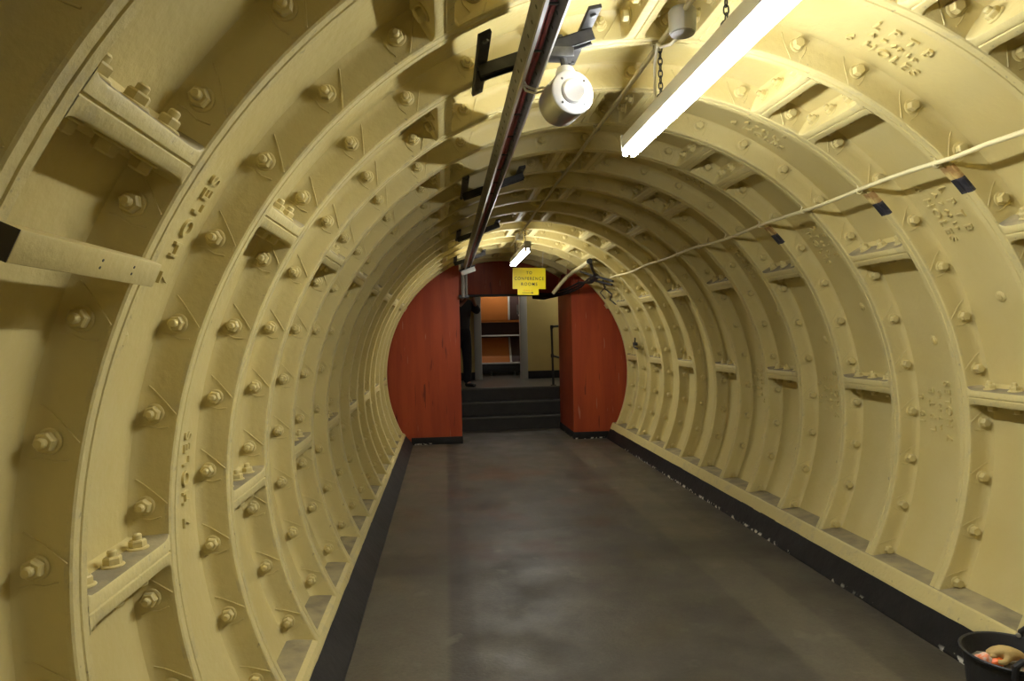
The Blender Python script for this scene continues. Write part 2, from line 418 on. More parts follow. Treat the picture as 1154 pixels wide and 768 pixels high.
# red end walls, lintel
def red_block(name, x0, x1, y0, y1):
    """block filling the tunnel between x0 and x1 up to the iron"""
    mb = MB(); n = 24; rr = SK + .02
    xs = [x0 + (x1 - x0) * i / n for i in range(n + 1)]
    top = [(x, math.sqrt(max(rr * rr - x * x, .0))) for x in xs]
    xo = x0 if abs(x0) > abs(x1) else x1
    poly = [(x1, ZF - .02), (x0, ZF - .02)] + top
    if abs(xo) == 1.62: pass
    mb.prism(poly, y0, y1)
    return tag(mb.build(name, M_red), kind='structure')
red_block('wall_end_left', -1.70, -.655, 9.30, YE)
red_block('wall_end_right', .91, 1.70, 9.30, YE)
mb = MB(); mb.rbox(-1.5, 1.5, 10.34, 10.46, 1.155, 1.9, .004); tag(mb.build('wall_end_top', M_red), kind='structure')
mb = MB(); mb.rbox(-1.35, -.648, 9.285, 9.31, ZF - .01, ZF + .098, .004); mb.box(-.66, -.648, 9.30, YE, ZF - .01, ZF + .098); tag(mb.build('baseboard_end_left', M_black), kind='structure')
mb = MB(); mb.rbox(.898, 1.40, 9.285, 9.31, ZF - .01, ZF + .098, .004); mb.box(.898, .912, 9.30, YE, ZF - .01, ZF + .098); tag(mb.build('baseboard_end_right', M_black), kind='structure')
mb = MB(); mb.rbox(-.66, .92, 10.325, 10.47, 1.128, 1.158, .003); tag(mb.build('trim_3', M_blackc), kind='structure')

# steps up to the landing
ZL = -.34; rz = (ZL - ZF) / 3
mb = MB()
for i in range(3):
    y = 10.43 + .29 * i
    mb.box(-1.5, 1.6, y, 11.06, ZF + rz * i - .001, ZF + rz * (i + 1), 0)
    mb.rbox(-1.5, 1.6, y - .006, y + .03, ZF + rz * (i + 1) - .022, ZF + rz * (i + 1) + .003, .003, 1)
tag(mb.build('stairs', [M_step, M_nose]), kind='structure')
M_lfloor = mat('grey landing floor', (.13, .125, .11), .3, var=(.10, .095, .085), vscale=4)
mb = MB(); mb.box(-3.2, 3.2, 11.04, 13.1, ZL - .06, ZL); mb.box(-1.2, 1.8, 13.1, 15.6, ZL - .06, ZL); tag(mb.build('floor_landing', M_lfloor, smooth=0), kind='structure')
# cross corridor on the landing
mb = MB(); mb.box(-3.2, -.26, 13.1, 13.22, ZL, 1.95); mb.box(.72, 3.2, 13.1, 13.22, ZL, 1.95); mb.box(-.26, .72, 13.1, 13.22, 1.66, 1.95)
tag(mb.build('wall_landing', M_landing, smooth=0), kind='structure')
mb = MB(); mb.rbox(-3.2, -.29, 13.08, 13.11, ZL, ZL + .15, .004); mb.rbox(.735, 3.2, 13.08, 13.11, ZL, ZL + .15, .004); tag(mb.build('baseboard_landing', M_black), kind='structure')
mb = MB(); mb.box(-3.3, -3.2, 10.4, 13.2, ZL - .1, 1.95); tag(mb.build('wall_landing_left', M_landing, smooth=0), kind='structure')
mb = MB(); mb.box(3.2, 3.3, 10.4, 13.2, ZL - .1, 1.95); tag(mb.build('wall_landing_right', M_landing, smooth=0), kind='structure')
mb = MB()
for x0, x1 in ((-3.2, -1.5), (1.6, 3.2)): mb.box(x0, x1, 10.43, 10.5, ZL - .62, 1.95)
mb.box(-3.2, -1.5, 10.5, 11.06, ZL - .1, ZL); mb.box(1.6, 3.2, 10.5, 11.06, ZL - .1, ZL)
tag(mb.build('wall_landing_front', M_landing, smooth=0), kind='structure')
mb = MB(); mb.box(-3.3, 3.3, 10.4, 13.2, 1.9, 2.0); tag(mb.build('ceiling_landing', M_landing, smooth=0), kind='structure')
# door opening with grey frame, room beyond
mb = MB()
mb.rbox(-.30, -.165, 13.06, 13.24, ZL, 1.70, .006); mb.rbox(.605, .74, 13.06, 13.24, ZL, 1.70, .006); mb.rbox(-.30, .74, 13.06, 13.24, 1.62, 1.70, .006)
fr = tag(mb.build('door_1', M_frame), kind='structure')
mb = MB(); mb.rbox(-.180, -.158, 13.09, 13.20, ZL + .002, 1.62, .003); mb.rbox(.598, .62, 13.09, 13.20, ZL + .002, 1.62, .003); mb.build('door_stop', M_white, fr)
M_room = mat('pale room wall', (.5, .47, .40), .6)
mb = MB(); mb.box(-1.3, -1.2, 13.22, 15.7, ZL - .05, 2.0); mb.box(1.8, 1.9, 13.22, 15.7, ZL - .05, 2.0); mb.box(-1.3, 1.9, 15.6, 15.7, ZL - .05, 2.0); mb.box(-1.3, 1.9, 13.22, 15.7, 1.95, 2.05)
tag(mb.build('wall_room', M_room, smooth=0), kind='structure')

# ------------------------------------------------------------------ things
def rod(mb, pts, r, n=10, mi=0): mb.tube(pts, r, n, mi)
# twin tube lamps on chains
def torus_link(mb, c, a, long, wide, wire, mi=0):
    """chain link: a stadium loop; a = plane's side axis"""
    a = Vector(a).normalized(); pts = []
    for i in range(14):
        q = 2 * PI * i / 14
        pts.append(Vector(c) + a * math.cos(q) * wide + Vector((0, 0, 1)) * math.sin(q) * long)
    mb.tube(pts, wire, 5, mi, closed=True)
def make_lamp(loc, label, first=True, mt=None):
    mt = mt or M_tube
    t = thing('fluorescent_lamp', label, 'lamp', loc, 'twin tube lamps hung along the crown')
    Lh = .765
    mb = MB(); mb.prism([(-.026, .066), (.026, .066), (.032, .058), (.032, .004), (.018, .000), (-.018, .000), (-.032, .004), (-.032, .058)], -Lh + .012, Lh - .012); mb.build('batten', M_enamel, t)
    for s in (-1, 1):
        mb = MB(); mb.rbox(-.036, .036, min(s * (Lh - .018), s * Lh), max(s * (Lh - .018), s * Lh), -.004, .068, .003); mb.build('end_cap', M_enamel, t)
    for x in (-.0205, .0205):
        mb = MB(); mb.tube([(x, -Lh + .028, -.020), (x, Lh - .028, -.020)], .0135, 20); mb.build('tube', mt, t)
        for s in (-1, 1):
            mb = MB(); mb.tube([(x, s * (Lh - .028), -.020), (x, s * (Lh - .010), -.020)], .014, 16); mb.build('tube_cap', M_grey, t)
            mb = MB(); mb.rbox(x - .011, x + .011, min(s * (Lh - .012), s * (Lh + .002)), max(s * (Lh - .012), s * (Lh + .002)), -.033, .002, .003); mb.build('lamp_holder', M_enamel, t)
    for y in (-.32 if first else -.5, .30 if first else .5):
        mb = MB()
        z = .058; top = 1.648 - loc[2]; i = 0
        mb.tube([(.006 + .016 * math.cos(q), y, .080 + .016 * math.sin(q)) for q in [2 * PI * k / 14 for k in range(14)]], .004, 6, closed=True)
        z = .092
        while z < top:
            torus_link(mb, (.006, y, z + .012), (1, 0, 0) if i % 2 else (0, 1, 0), .016, .008, .0026); z += .024; i += 1
        mb.build('chain', M_dsteel, t)
    return t
lamp1 = make_lamp((0, 2.285, 1.372), 'long lit twin tube lamp on chains, the large near one under the crown')
lamp2 = make_lamp((0, 7.595, 1.415), 'small looking far lit twin tube lamp hanging just before the yellow sign', False, M_tube2)
lamp3 = make_lamp((0, -3.025, 1.40), 'twin tube lamp hanging behind the viewpoint, out of the picture', False, M_tube3)
mb = MB(); mb.tube([(-.022, 2.29, 1.565), (-.045, 2.32, 1.548), (-.062, 2.37, 1.560), (-.055, 2.43, 1.598), (-.040, 2.48, 1.605), (-.034, 2.53, 1.57), (-.026, 2.56, 1.50), (-.020, 2.575, 1.438)], .0055, 8); rel(mb.build('flex', M_cable, lamp1), lamp1)
# crown conduit and junction box
mb = MB(); pts = [(-.024 + .003 * math.sin(i * 1.7), -1 + i * .33, 1.627 + .003 * math.cos(i * 2.1)) for i in range(29)]; mb.tube(pts, .0105, 10)
con = tag(mb.build('crown_conduit', mat('greyed cream conduit', (.46, .41, .25), .5)), 'thin straight conduit running along the crown of the vault above the lamps', 'conduit')
for k in range(2, 16, 2):
    mb = MB(); mb.box(-.044, -.006, fy(k) - .012, fy(k) + .012, 1.637, 1.6505); mb.tube([(-.038, fy(k), 1.640), (-.037, fy(k), 1.622), (-.024, fy(k), 1.614), (-.011, fy(k), 1.622), (-.010, fy(k), 1.640)], .003, 6); mb.build('saddle_clip', con.data.materials[0], con)
t = thing('junction_box', 'round grey conduit box at the crown beside the near lamp', 'junction box', (-.022, 2.26, 1.56))
mb = MB(); mb.lathe([(.036, .0), (.044, .002), (.046, .010), (.048, .075), (.040, .085)], 24); mb.build('box_body', M_grey, t)
mb = MB(); mb.lathe([(.034, -.006), (.041, -.003), (.042, .004)], 24); mb.build('lid', mat('dark grey lid', (.20, .195, .18), .5), t)
t = thing('junction_box', 'small conduit box at the crown above the far lamp', 'junction box', (-.024, 7.35, 1.57))
mb = MB(); mb.lathe([(.034, .0), (.040, .003), (.042, .06), (.036, .07)], 20); mb.build('box_body', M_grey, t)

# cable rail with red cables, its cross arms and hanger bars
TH = rad(111.0); er = Vector((math.cos(TH), 0, math.sin(TH))); et = Vector((math.sin(TH), 0, -math.cos(TH)))   # out, and towards the crown
RO = er * 1.516
def sect(mb, uv, y0, y1, mi=0):
    mb.prism([((RO + et * u + er * v).x, (RO + et * u + er * v).z) for u, v in uv], y0, y1, mi)
ra = thing('cable_rail', 'long steel cable channel with red cable inside, slung left of the crown', 'cable rail', (0, 0, 0))
y0, y1 = -1.2, 8.93; hw = .041; dp = .062
mb = MB()
sect(mb, [(-hw, 0), (-hw, dp), (hw, dp), (hw, 0), (hw - .003, 0), (hw - .003, dp - .003), (-hw + .003, dp - .003), (-hw + .003, 0)], y0, y1)
for i in range(60):
    y = 1.2 + i * .09
    for u, d in ((-hw - .0004, -1), (hw - .0034, -1)):
        q = RO + et * u + er * .030; mb.lathe([(.0065, 0), (.0065, .0006)], 8, axes((q.x, y, q.z), et * d), 1)
mb.build('channel', [M_rail, M_blackc], ra)
mb = MB(); sect(mb, [(-hw - .0005, -.002), (-hw - .0005, .006), (-hw + .012, .002), (-hw + .012, -.002)], y0, y1); sect(mb, [(hw + .0005, -.002), (hw + .0005, .005), (hw - .007, .002), (hw - .007, -.002)], y0, y1); mb.build('return_lip', M_lip, ra)
for u, r_ in ((-.020, .009), (.000, .009), (.020, .009)):
    mb = MB(); pts = []
    for i in range(40):
        y = y0 + (y1 - y0) * i / 39; q = RO + et * (u + random.uniform(-.003, .003)) + er * (.036 + random.uniform(-.002, .002)); pts.append((q.x, y, q.z))
    mb.tube(pts, r_, 8); mb.build('cable', M_redcable, ra)
for i in range(26):
    y = .9 + i * .31; mb = MB(); q = RO + et * (-.004) + er * .026; mb.box(q.x - .026, q.x + .026, y - .004, y + .004, q.z - .002, q.z + .004)
    if i < 12: mb.build('cable_tie', M_dsteel, ra)
def frame(yc, ybar0, ybar1, label):
    t = thing('hanger_frame', label, 'bracket', (0, 0, 0), 'cross brackets of the cable rail')
    pl = pol(1.633, 115.9, 0); pr = pol(1.633, 102.2, 0)
    for nm_, th_ in (('l', 115.9), ('r', 102.2)):
        e1 = pol(1, th_, 0); e2 = Vector((math.sin(rad(th_)), 0, -math.cos(rad(th_))))
        mb = MB(); M = Matrix((e2, Vector((0, 1, 0)), e1)).transposed().to_4x4(); M.translation = e1 * 1.640
        b0 = ybar0 if nm_ == 'l' else yc - .17; b1 = ybar1 if nm_ == 'l' else ybar1 + .03
        mb.rbox(-.022, .022, b0, b1, -.007, .007, .002, 0, M); o = mb.build('hanger_bar', M_dsteel, t)
        for yb in (b0 + .04, b1 - .04):
            mb = MB(); mb.lathe([(.011, 0), (.011, .007), (.008, .009)], 6, axes(e1 * 1.633 + Vector((0, yb, 0)), -e1)); mb.build('bolt_head', M_steel, t)
    # cross arm under the bars, rail slung beneath it
    a, b_ = pl * (1.612 / 1.633), pr * (1.612 / 1.633); d = (b_ - a).normalized(); n = Vector((-d.z, 0, d.x))
    if n.dot(er) < 0: n = -n
    M = Matrix((d, Vector((0, 1, 0)), n)).transposed().to_4x4(); M.translation = a + Vector((0, yc, 0)); Ln = (b_ - a).length
    mb = MB(); s = .027
    mb.box(-.02, Ln + .02, -s, s, .018, .021, 0, M); mb.box(-.02, Ln + .02, -s, -s + .003, -.021, .021, 0, M); mb.box(-.02, Ln + .02, s - .003, s, -.021, .021, 0, M)
    mb.box(-.02, Ln + .02, -s, -s + .010, -.021, -.018, 0, M); mb.box(-.02, Ln + .02, s - .010, s, -.021, -.018, 0, M); mb.build('cross_arm', M_dsteel, t, 0)
    return t
frame(2.345, 2.10, 2.62, 'dark steel cross bracket holding the rail beside the aluminium drum, nearest of its row')
frame(4.44, 4.02, 4.62, 'dark steel cross bracket holding the cable rail, second from the viewer')
frame(6.42, 6.06, 6.66, 'dark steel cross bracket holding the cable rail, third from the viewer')
frame(8.62, 8.10, 8.70, 'dark steel cross bracket holding the far end of the cable rail')
# cream box on the rail's end and the drop pipe below it
t = thing('cream_box', 'small cream box tilted under the far end of the cable rail', 'box', (-.535, 8.965, 1.388))
mb = MB(); mb.rbox(-.095, .095, -.04, .04, -.030, .030, .004, 0, Matrix.Rotation(rad(-19), 4, 'Y')); mb.build('box_body', M_enamel, t)
mb = MB(); mb.rbox(-.110, .110, -.045, .045, .030, .052, .004, 0, Matrix.Rotation(rad(-19), 4, 'Y')); mb.build('backplate', M_dsteel, t)
mb = MB(); mb.tube([(-.602, 9.24, 1.52), (-.602, 9.24, 1.06)], .026, 12); mb.tube([(-.556, 9.25, 1.52), (-.556, 9.25, 1.06)], .018, 10)
t2 = tag(mb.build('drop_pipe', mat('dull grey drop pipe', (.20, .19, .17), .5)), 'pair of grey drop pipes at the left red wall edge below the cable rail', 'pipe')
mb = MB(); mb.rbox(-.662, -.525, 9.225, 9.302, 1.045, 1.085, .004); mb.build('pipe_shoe', M_dsteel, t2)

# brushed aluminium drum hung from the first cross arm
n = Vector((.20, -.92, .04)).normalized(); up = Vector((0, 0, 1))
cc = Vector((-.428, 2.31, 1.345))
t = thing('ceiling_fitting', 'brushed aluminium drum shaped spotlight hung on a bracket from the cable rail', 'fitting', cc)
M = axes((0, 0, 0), n, (1, 0, 0)); M.translation = (0, 0, 0)
mb = MB(); mb.lathe([(.062, -.070), (.071, -.068), (.075, -.060), (.075, .050), (.077, .052), (.077, .062), (.075, .066)], 48, M); mb.build('housing', M_alu, t)
mb = MB(); mb.lathe([(.0745, .060), (.0745, .068), (.069, .072), (.045, .0735), (.043, .070)], 48, M); mb.build('front_ring', M_aluw, t)
mb = MB(); mb.lathe([(.0432, .066), (.0425, .076), (.036, .080), (.020, .0775), (.004, .0775)], 40, M); mb.build('centre_disc', mat('spun metal disc', (.9, .9, .9), .25, metal=.6), t)
for q in (45, 135, 225, 315):
    p = M @ Vector((.057 * math.cos(rad(q)), .057 * math.sin(rad(q)), .071)); mb = MB(); mb.lathe([(.0045, 0), (.0045, .002), (.003, .004)], 10, axes(p, n)); mb.build('screw', M_steel, t)
# strap bracket over the drum and stem up to the arm
side = n.cross(up).normalized(); mb = MB()
for i in range(12):
    q0, q1 = rad(35 + 110 * i / 12), rad(35 + 110 * (i + 1) / 12)
    f = lambda q, r_, w_: side * math.cos(q) * r_ + n.cross(side) * -math.sin(q) * -r_ * -1 + n * w_
    u2 = side.cross(n).normalized()
    f = lambda q, r_, w_: side * math.cos(q) * r_ + u2 * math.sin(q) * r_ + n * w_
    mb.add([f(q0, .0752, -.04), f(q1, .0752, -.04), f(q1, .0752, .005), f(q0, .0752, .005), f(q0, .0792, -.04), f(q1, .0792, -.04), f(q1, .0792, .005), f(q0, .0792, .005)],
           [(0, 1, 2, 3), (4, 7, 6, 5), (0, 4, 5, 1), (3, 2, 6, 7), (0, 3, 7, 4), (1, 5, 6, 2)])
mb.build('strap', M_aluw, t)
mb = MB(); mb.lathe([(.036, .072), (.034, .098), (.028, .112)], 20, axes((0, 0, 0), (.05, .1, 1))); mb.build('swivel_base', M_enamel, t)
mb = MB(); mb.tube([(.006, .012, .105), (-.004, .03, .18), (-.01, .035, .235)], .013, 8); mb.rbox(-.05, .035, .0, .06, .150, .185, .003); mb.build('stem', M_steel, t)
mb = MB(); mb.tube([(-.145, .12, .150), (-.150, .06, .110), (-.130, .03, .055), (-.100, .03, .045), (-.07, .05, .06), (-.05, .045, .05)], .0045, 7); mb.tube([(-.150, .12, .150), (-.157, .06, .100), (-.132, .035, .042), (-.100, .035, .033), (-.06, .05, .05)], .0045, 7); mb.build('flex', M_cable, t)

# right hand conduit over the flange tips
mb = MB(); pts = []
for i in range(50):
    y = -1 + 8.9 * i / 49; th_ = 46.45 + .25 * math.sin(y * 5.1) + .18 * math.sin(y * 2.3 + 1); q = pol(1.634, th_ + (.5 if 2.0 < y < 2.4 else 0), y); pts.append(q)
mb.tube(pts, .0098, 10)
con = tag(mb.build('wall_conduit', M_creampipe), 'thin cream conduit running along the right side over the iron flange tips', 'conduit')
for k in range(1, 13):
    q = pol(1.634, 46.45, fy(k)); mb = MB(); e1 = pol(1, 46.45, 0); e2 = Vector((-math.sin(rad(46.45)), 0, math.cos(rad(46.45))))
    mb.tube([q + e2 * s_ + e1 * v_ for s_, v_ in ((-.024, .0135), (-.014, .008), (-.012, -.008), (0, -.014), (.012, -.008), (.014, .008), (.024, .0135))], .0035, 6); mb.build('saddle_clip', M_creampipe, con)
# cream painted batten across the bay on the left
t = thing('wooden_batten', 'short cream painted wooden batten across the tunnel wall at far left', 'batten', (0, 0, 0))
e1 = pol(1, 155.3, 0); e2 = Vector((math.sin(rad(155.3)), 0, -math.cos(rad(155.3)))) * 1
M = Matrix((e2, Vector((0, 1, 0)), e1)).transposed().to_4x4(); M.translation = e1 * 1.612
mb = MB(); mb.rbox(-.026, .026, 1.018, 1.495, 0, .036, .003, 0, M); bo = mb.build('board', M_cream, t)
mb = MB(); mb.box(-.0255, .0255, 1.0165, 1.018, .001, .0355, 0, M); mb.build('end_grain', M_wood_end, t)
for yy in (1.26, 1.38):
    for s_ in (-.006, .008):
        mb = MB(); mb.lathe([(.003, -.001), (.003, .0006)], 8, axes(M @ Vector((s_, yy, 0)), -e1)); mb.build('screw_head', M_dsteel, t)

# hanging sign
sg = thing('hanging_sign', 'yellow hanging sign with arrow pointing the way to conference rooms', 'sign', (.275, 8.95, 1.255))
tilt = Matrix.Rotation(rad(1.2), 4, 'Y')
mb = MB(); hwS, s1, s0 = .222, .165, -.118
poly = [(-hwS, s1), (hwS, s1), (hwS, s0), (.128, s0), (.128, -.198), (-.155, -.198), (-.155, s0), (-hwS, s0)]
mb.prism(poly, -.004, .004); o = mb.build('board', M_yellow, sg, 0); o.matrix_local = tilt
def sign_text(body, x, z, w, h, m):
    bm = text_mesh(body, w, h, .0012, 'lettering', .009); mb = MB()
    for v in bm.verts: v.co = Vector((x + v.co.x, -.0042 - v.co.z, z + v.co.y))
    mb.bm(bm); o = mb.build('lettering', m, sg, 0); o.matrix_local = tilt
sign_text('TO', .000, .100, .075, .040, M_ink); sign_text('CONFERENCE', .000, .022, .395, .042, M_ink); sign_text('ROOMS', .002, -.052, .215, .042, M_ink)
sign_text('ONLY', -.015, -.138, .13, .020, M_orange_ink)
mb = MB(); mb.box(-.095, .035, -.0055, -.004, -.172, -.166); mb.prism([(.035, -.155), (.060, -.169), (.035, -.183)], -.0055, -.004); o = mb.build('arrow', M_ink, sg, 0); o.matrix_local = tilt
for x, dx in ((-.17, .02), (.185, .012)):
    mb = MB(); zt = math.sqrt(1.70 ** 2 - (.275 + x + dx) ** 2) - 1.255; z = .168; i = 0
    while z < zt: torus_link(mb, (x + dx * (z - .168) / (zt - .168), 0, z + .010), (1, 0, 0) if i % 2 else (0, 1, 0), .013, .006, .0022); z += .020; i += 1
    mb.build('chain', M_cable, sg)

# cream pipe, black cables and bracket at upper right of the end wall
mb = MB(); mb.tube([pol(1.615, 58.4, 7.80), pol(1.60, 58.2, 8.2), pol(1.595, 57.8, 8.7), pol(1.585, 57.4, 9.02), (.83, 9.14, 1.315), (.74, 9.20, 1.215), (.64, 9.24, 1.09)], .026, 14)
pp = tag(mb.build('bent_pipe', M_creampipe), 'bent cream pipe dropping from the vault to the doorway beside the sign', 'pipe')
mb = MB(); mb.tube([pol(1.615, 58.4, 7.76), pol(1.615, 58.4, 7.81)], .031, 14); mb.build('pipe_socket', M_dsteel, pp)
t = thing('cable_bracket', 'black spiky steel cable bracket on the vault right of the cream pipe', 'bracket', (0, 0, 0))
mb = MB(); mb.tube([pol(1.625, 57.5, 7.85), pol(1.60, 54, 8.05), pol(1.60, 50.5, 8.2)], .018, 6); mb.build('hanger_arm', M_dsteel, t)
mb = MB(); mb.tube([pol(1.60, 56, 8.55), pol(1.59, 53, 8.35), pol(1.59, 49, 8.05), pol(1.60, 45.2, 7.8)], .014, 6); mb.build('hanger_arm', M_dsteel, t)
mb = MB(); mb.tube([pol(1.60, 50, 8.6), pol(1.60, 47, 8.3), pol(1.61, 43.5, 8.0)], .013, 6); mb.build('hanger_arm', M_dsteel, t)
mb = MB(); M = axes(pol(1.605, 50.3, 8.25), -pol(1, 50.3, 0), (0, 1, 0)); mb.rbox(-.09, .09, -.03, .03, -.02, .02, .004, 0, M); mb.build('clamp_plate', M_steel, t)
mb = MB()
for i, (d1, d2) in enumerate(((0, 0), (.02, -.025), (-.015, .03))):
    mb.tube([pol(1.59 - d1 * .4, 50.5 + d1 * 60, 8.15), pol(1.58, 49.5 + d1 * 70, 8.6), (.98 + d1, 9.0, 1.19 + d2), (.86 + d1, 9.20, 1.125 + d2), (.74, 9.6, 1.095 + d2), (.62 + d1, 10.05, 1.085 + d2), (.50, 10.30, 1.10 + d2 * .5)], .014, 8)
tag(mb.build('cable_bundle', M_blackc), 'black cables swooping from the vault over the right red wall to the doorway', 'cable')
mb = MB(); mb.tube([pol(1.64, 46.5, 8.3), pol(1.645, 42, 8.6), pol(1.645, 38.5, 8.5), pol(1.64, 36, 8.75), pol(1.645, 33, 8.65)], .009, 7); mb.tube([pol(1.64, 43, 8.45), pol(1.63, 41, 8.9), pol(1.64, 37, 8.95)], .007, 7)
tag(mb.build('cable_tail', M_dsteel), 'loose dark cable tail down the iron right of the red wall top', 'cable')
t = thing('pipe_clamp', 'small dark iron clamp on the flange right of the red wall', 'clamp', pol(1.64, 13.2, 8.55))
mb = MB(); mb.rbox(-.02, .02, -.05, .05, -.02, .02, .005); mb.build('jaw', M_dsteel, t)
mb = MB(); mb.tube([(-.01, -.03, .02), (-.02, -.06, .05), (-.01, -.03, .075), (0, 0, .05)], .010, 7); mb.build('hook', M_dsteel, t)
mb = MB(); mb.tube([(-.01, .04, -.01), (-.02, .0, -.035), (-.01, -.14, -.06)], .011, 7); mb.build('lever', M_steel, t)
t = thing('black_box', 'small black box under the lintel below the bent cream pipe', 'box', (.635, 10.28, 1.125))
mb = MB(); mb.rbox(-.085, .085, -.04, .04, -.05, .035, .005); mb.build('box_body', M_blackc, t)
mb = MB(); mb.rbox(-.02, .02, -.05, -.038, -.012, .012, .002); mb.build('latch', M_dsteel, t)

# handrail at the head of the steps
t = thing('handrail', 'dark tubular handrail on the landing beside the right red wall', 'handrail', (.935, 11.20, ZL))
mb = MB(); mb.tube([(0, 0, 0), (-.012, 0, .99)], .019, 12); mb.build('post', M_blackc, t)
mb = MB(); mb.tube([(-.012, 0, .99), (.1, .0, .995), (.7, .02, 1.0)], .019, 12); mb.build('top_rail', M_blackc, t)
mb = MB(); mb.tube([(-.006, 0, .50), (.1, 0, .47), (.7, .02, .47)], .017, 12); mb.build('mid_rail', M_blackc, t)
for z in (.50, .985):
    mb = MB(); mb.lathe([(.022, -.03), (.027, -.026), (.027, .026), (.022, .03)], 14, axes((-.008, 0, z), (0, 0, 1))); mb.build('coupling', M_blackc, t)
mb = MB(); mb.lathe([(.05, 0), (.05, .008), (.03, .014)], 18); mb.build('base_flange', M_blackc, t)

# shelf unit in the room beyond
su = thing('shelf_unit', 'shelf unit with orange and maroon panels seen through the far doorway', 'shelf unit', (.32, 14.2, ZL))
g = ZL
def px(name, x0, x1, y0, y1, z0, z1, m, M=None):
    mb = MB(); mb.rbox(x0 - .32, x1 - .32, y0, y1, z0 - g, z1 - g, .003, 0, M); return mb.build(name, m, su)
px('side_panel', -.62, -.59, 0, .45, ZL + .02, 1.75, M_white); px('side_panel', 1.25, 1.28, 0, .45, ZL + .02, 1.75, M_white)
px('back_panel', -.60, 1.26, .44, .455, ZL + .1, 1.75, M_purple)
px('shelf', -.60, 1.26, -.005, .44, .50, .53, M_white); px('shelf', -.60, 1.26, -.01, .44, -.09, -.055, M_white); px('shelf', -.60, 1.26, .0, .44, .80, .84, M_orange)
px('orange_door', -.60, .472, -.012, .01, .84, 1.74, M_orange)
px('mullion', .474, .512, -.018, .02, .84, 1.74, M_white)
d = px('maroon_door', .514, 1.25, -.012, .01, .85, 1.74, M_purple)
mb = MB(); mb.rbox(.66 - .32, .71 - .32, -.022, -.012, .95 - g, 1.16 - g, .003); mb.build('lock_plate', M_steel, d)
mb = MB(); mb.lathe([(.012, 0), (.012, .02), (.022, .028), (.022, .045), (.012, .052)], 16, axes((.705 - .32, -.022, .935 - g), (0, -1, 0))); mb.build('knob', M_white, d)
tl = Matrix.Translation((0, .05, -.055 - g)) @ Matrix.Rotation(rad(-32), 4, 'X')
mb = MB(); mb.rbox(-.60 - .32, .50 - .32, 0, .015, 0, .62, .003, 0, tl); mb.build('sloping_panel', M_orange, su)
mb = MB(); mb.rbox(.505 - .32, .545 - .32, -.004, .02, 0, .62, .003, 0, tl); mb.build('sloping_mullion', M_white, su)
mb = MB(); mb.rbox(.55 - .32, 1.24 - .32, 0, .015, 0, .62, .003, 0, tl); mb.build('sloping_panel', M_purple, su)
px('plinth', -.58, 1.24, .06, .40, ZL + .06, -.09, M_blackc)
for x in (.10, .60, -.5, 1.15):
    mb = MB(); mb.lathe([(.028, 0), (.028, .02), (.016, .03), (.016, .085)], 14, Matrix.Translation((x - .32, .05, 0))); mb.build('foot', M_steel, su)
# unseen tube lamps, added to brighten the landing and the room
def small_lamp(loc, Lx, label, strength):
    t = thing('added_ceiling_batten', label, 'lamp', loc)
    mb = MB(); mb.rbox(-Lx / 2, Lx / 2, -.035, .035, 0, .05, .004); mb.build('batten', M_enamel, t)
    mb = MB(); mb.tube([(-Lx / 2 + .03, 0, -.02), (Lx / 2 - .03, 0, -.02)], .018, 14); mb.build('tube', mat('lit tube', (.9, .9, .9), .3, emit=(1, .97, .88), estr=strength), t)
    for s in (-1, 1):
        mb = MB(); mb.rbox(s * Lx / 2 - (.03 if s > 0 else 0), s * Lx / 2 + (.03 if s < 0 else 0), -.02, .02, -.042, .004, .003); mb.build('lamp_holder', M_enamel, t)
small_lamp((1.6, 12.2, 1.848), 1.2, 'unseen added tube lamp on the landing ceiling, hidden above the lintel', 34)
small_lamp((.3, 13.75, 1.898), 1.2, 'unseen added tube lamp on the ceiling of the room beyond the far doorway', 27)

# rubber tub with debris
tc_ = Vector((1.190, 2.270, ZF)); HT = .285
tb = thing('rubber_tub', 'black rubber tub of debris by the right kerb in the corner', 'tub', tc_)
mb = MB(); mb.lathe([(.118, .004), (.124, .0), (.130, .01), (.158, HT - .02), (.168, HT - .012), (.170, HT - .004), (.166, HT), (.159, HT - .004), (.152, HT - .03), (.124, .02), (.02, .014)], 48); mb.build('tub_body', M_rubber, tb)
for ang in (22, 248):
    d = Vector((math.cos(rad(ang)), math.sin(rad(ang)), 0)); s_ = Vector((-d.y, d.x, 0)); mb = MB()
    mb.tube([d * .160 + s_ * -.055 + Vector((0, 0, HT - .035)), d * .166 + s_ * -.052 + Vector((0, 0, HT + .015)), d * .168 + s_ * -.035 + Vector((0, 0, HT + .035)), d * .168 + s_ * .035 + Vector((0, 0, HT + .035)), d * .166 + s_ * .052 + Vector((0, 0, HT + .015)), d * .160 + s_ * .055 + Vector((0, 0, HT - .035))], .011, 10)
    h = mb.build('handle', M_rubber, tb)
    for k in (-1, 1):
        mb = MB(); mb.lathe([(.009, 0), (.008, .004), (.004, .006)], 12, axes(d * .148 + s_ * (.053 * k) + Vector((0, 0, HT + .004)), -d)); mb.build('rivet', M_lip, h)
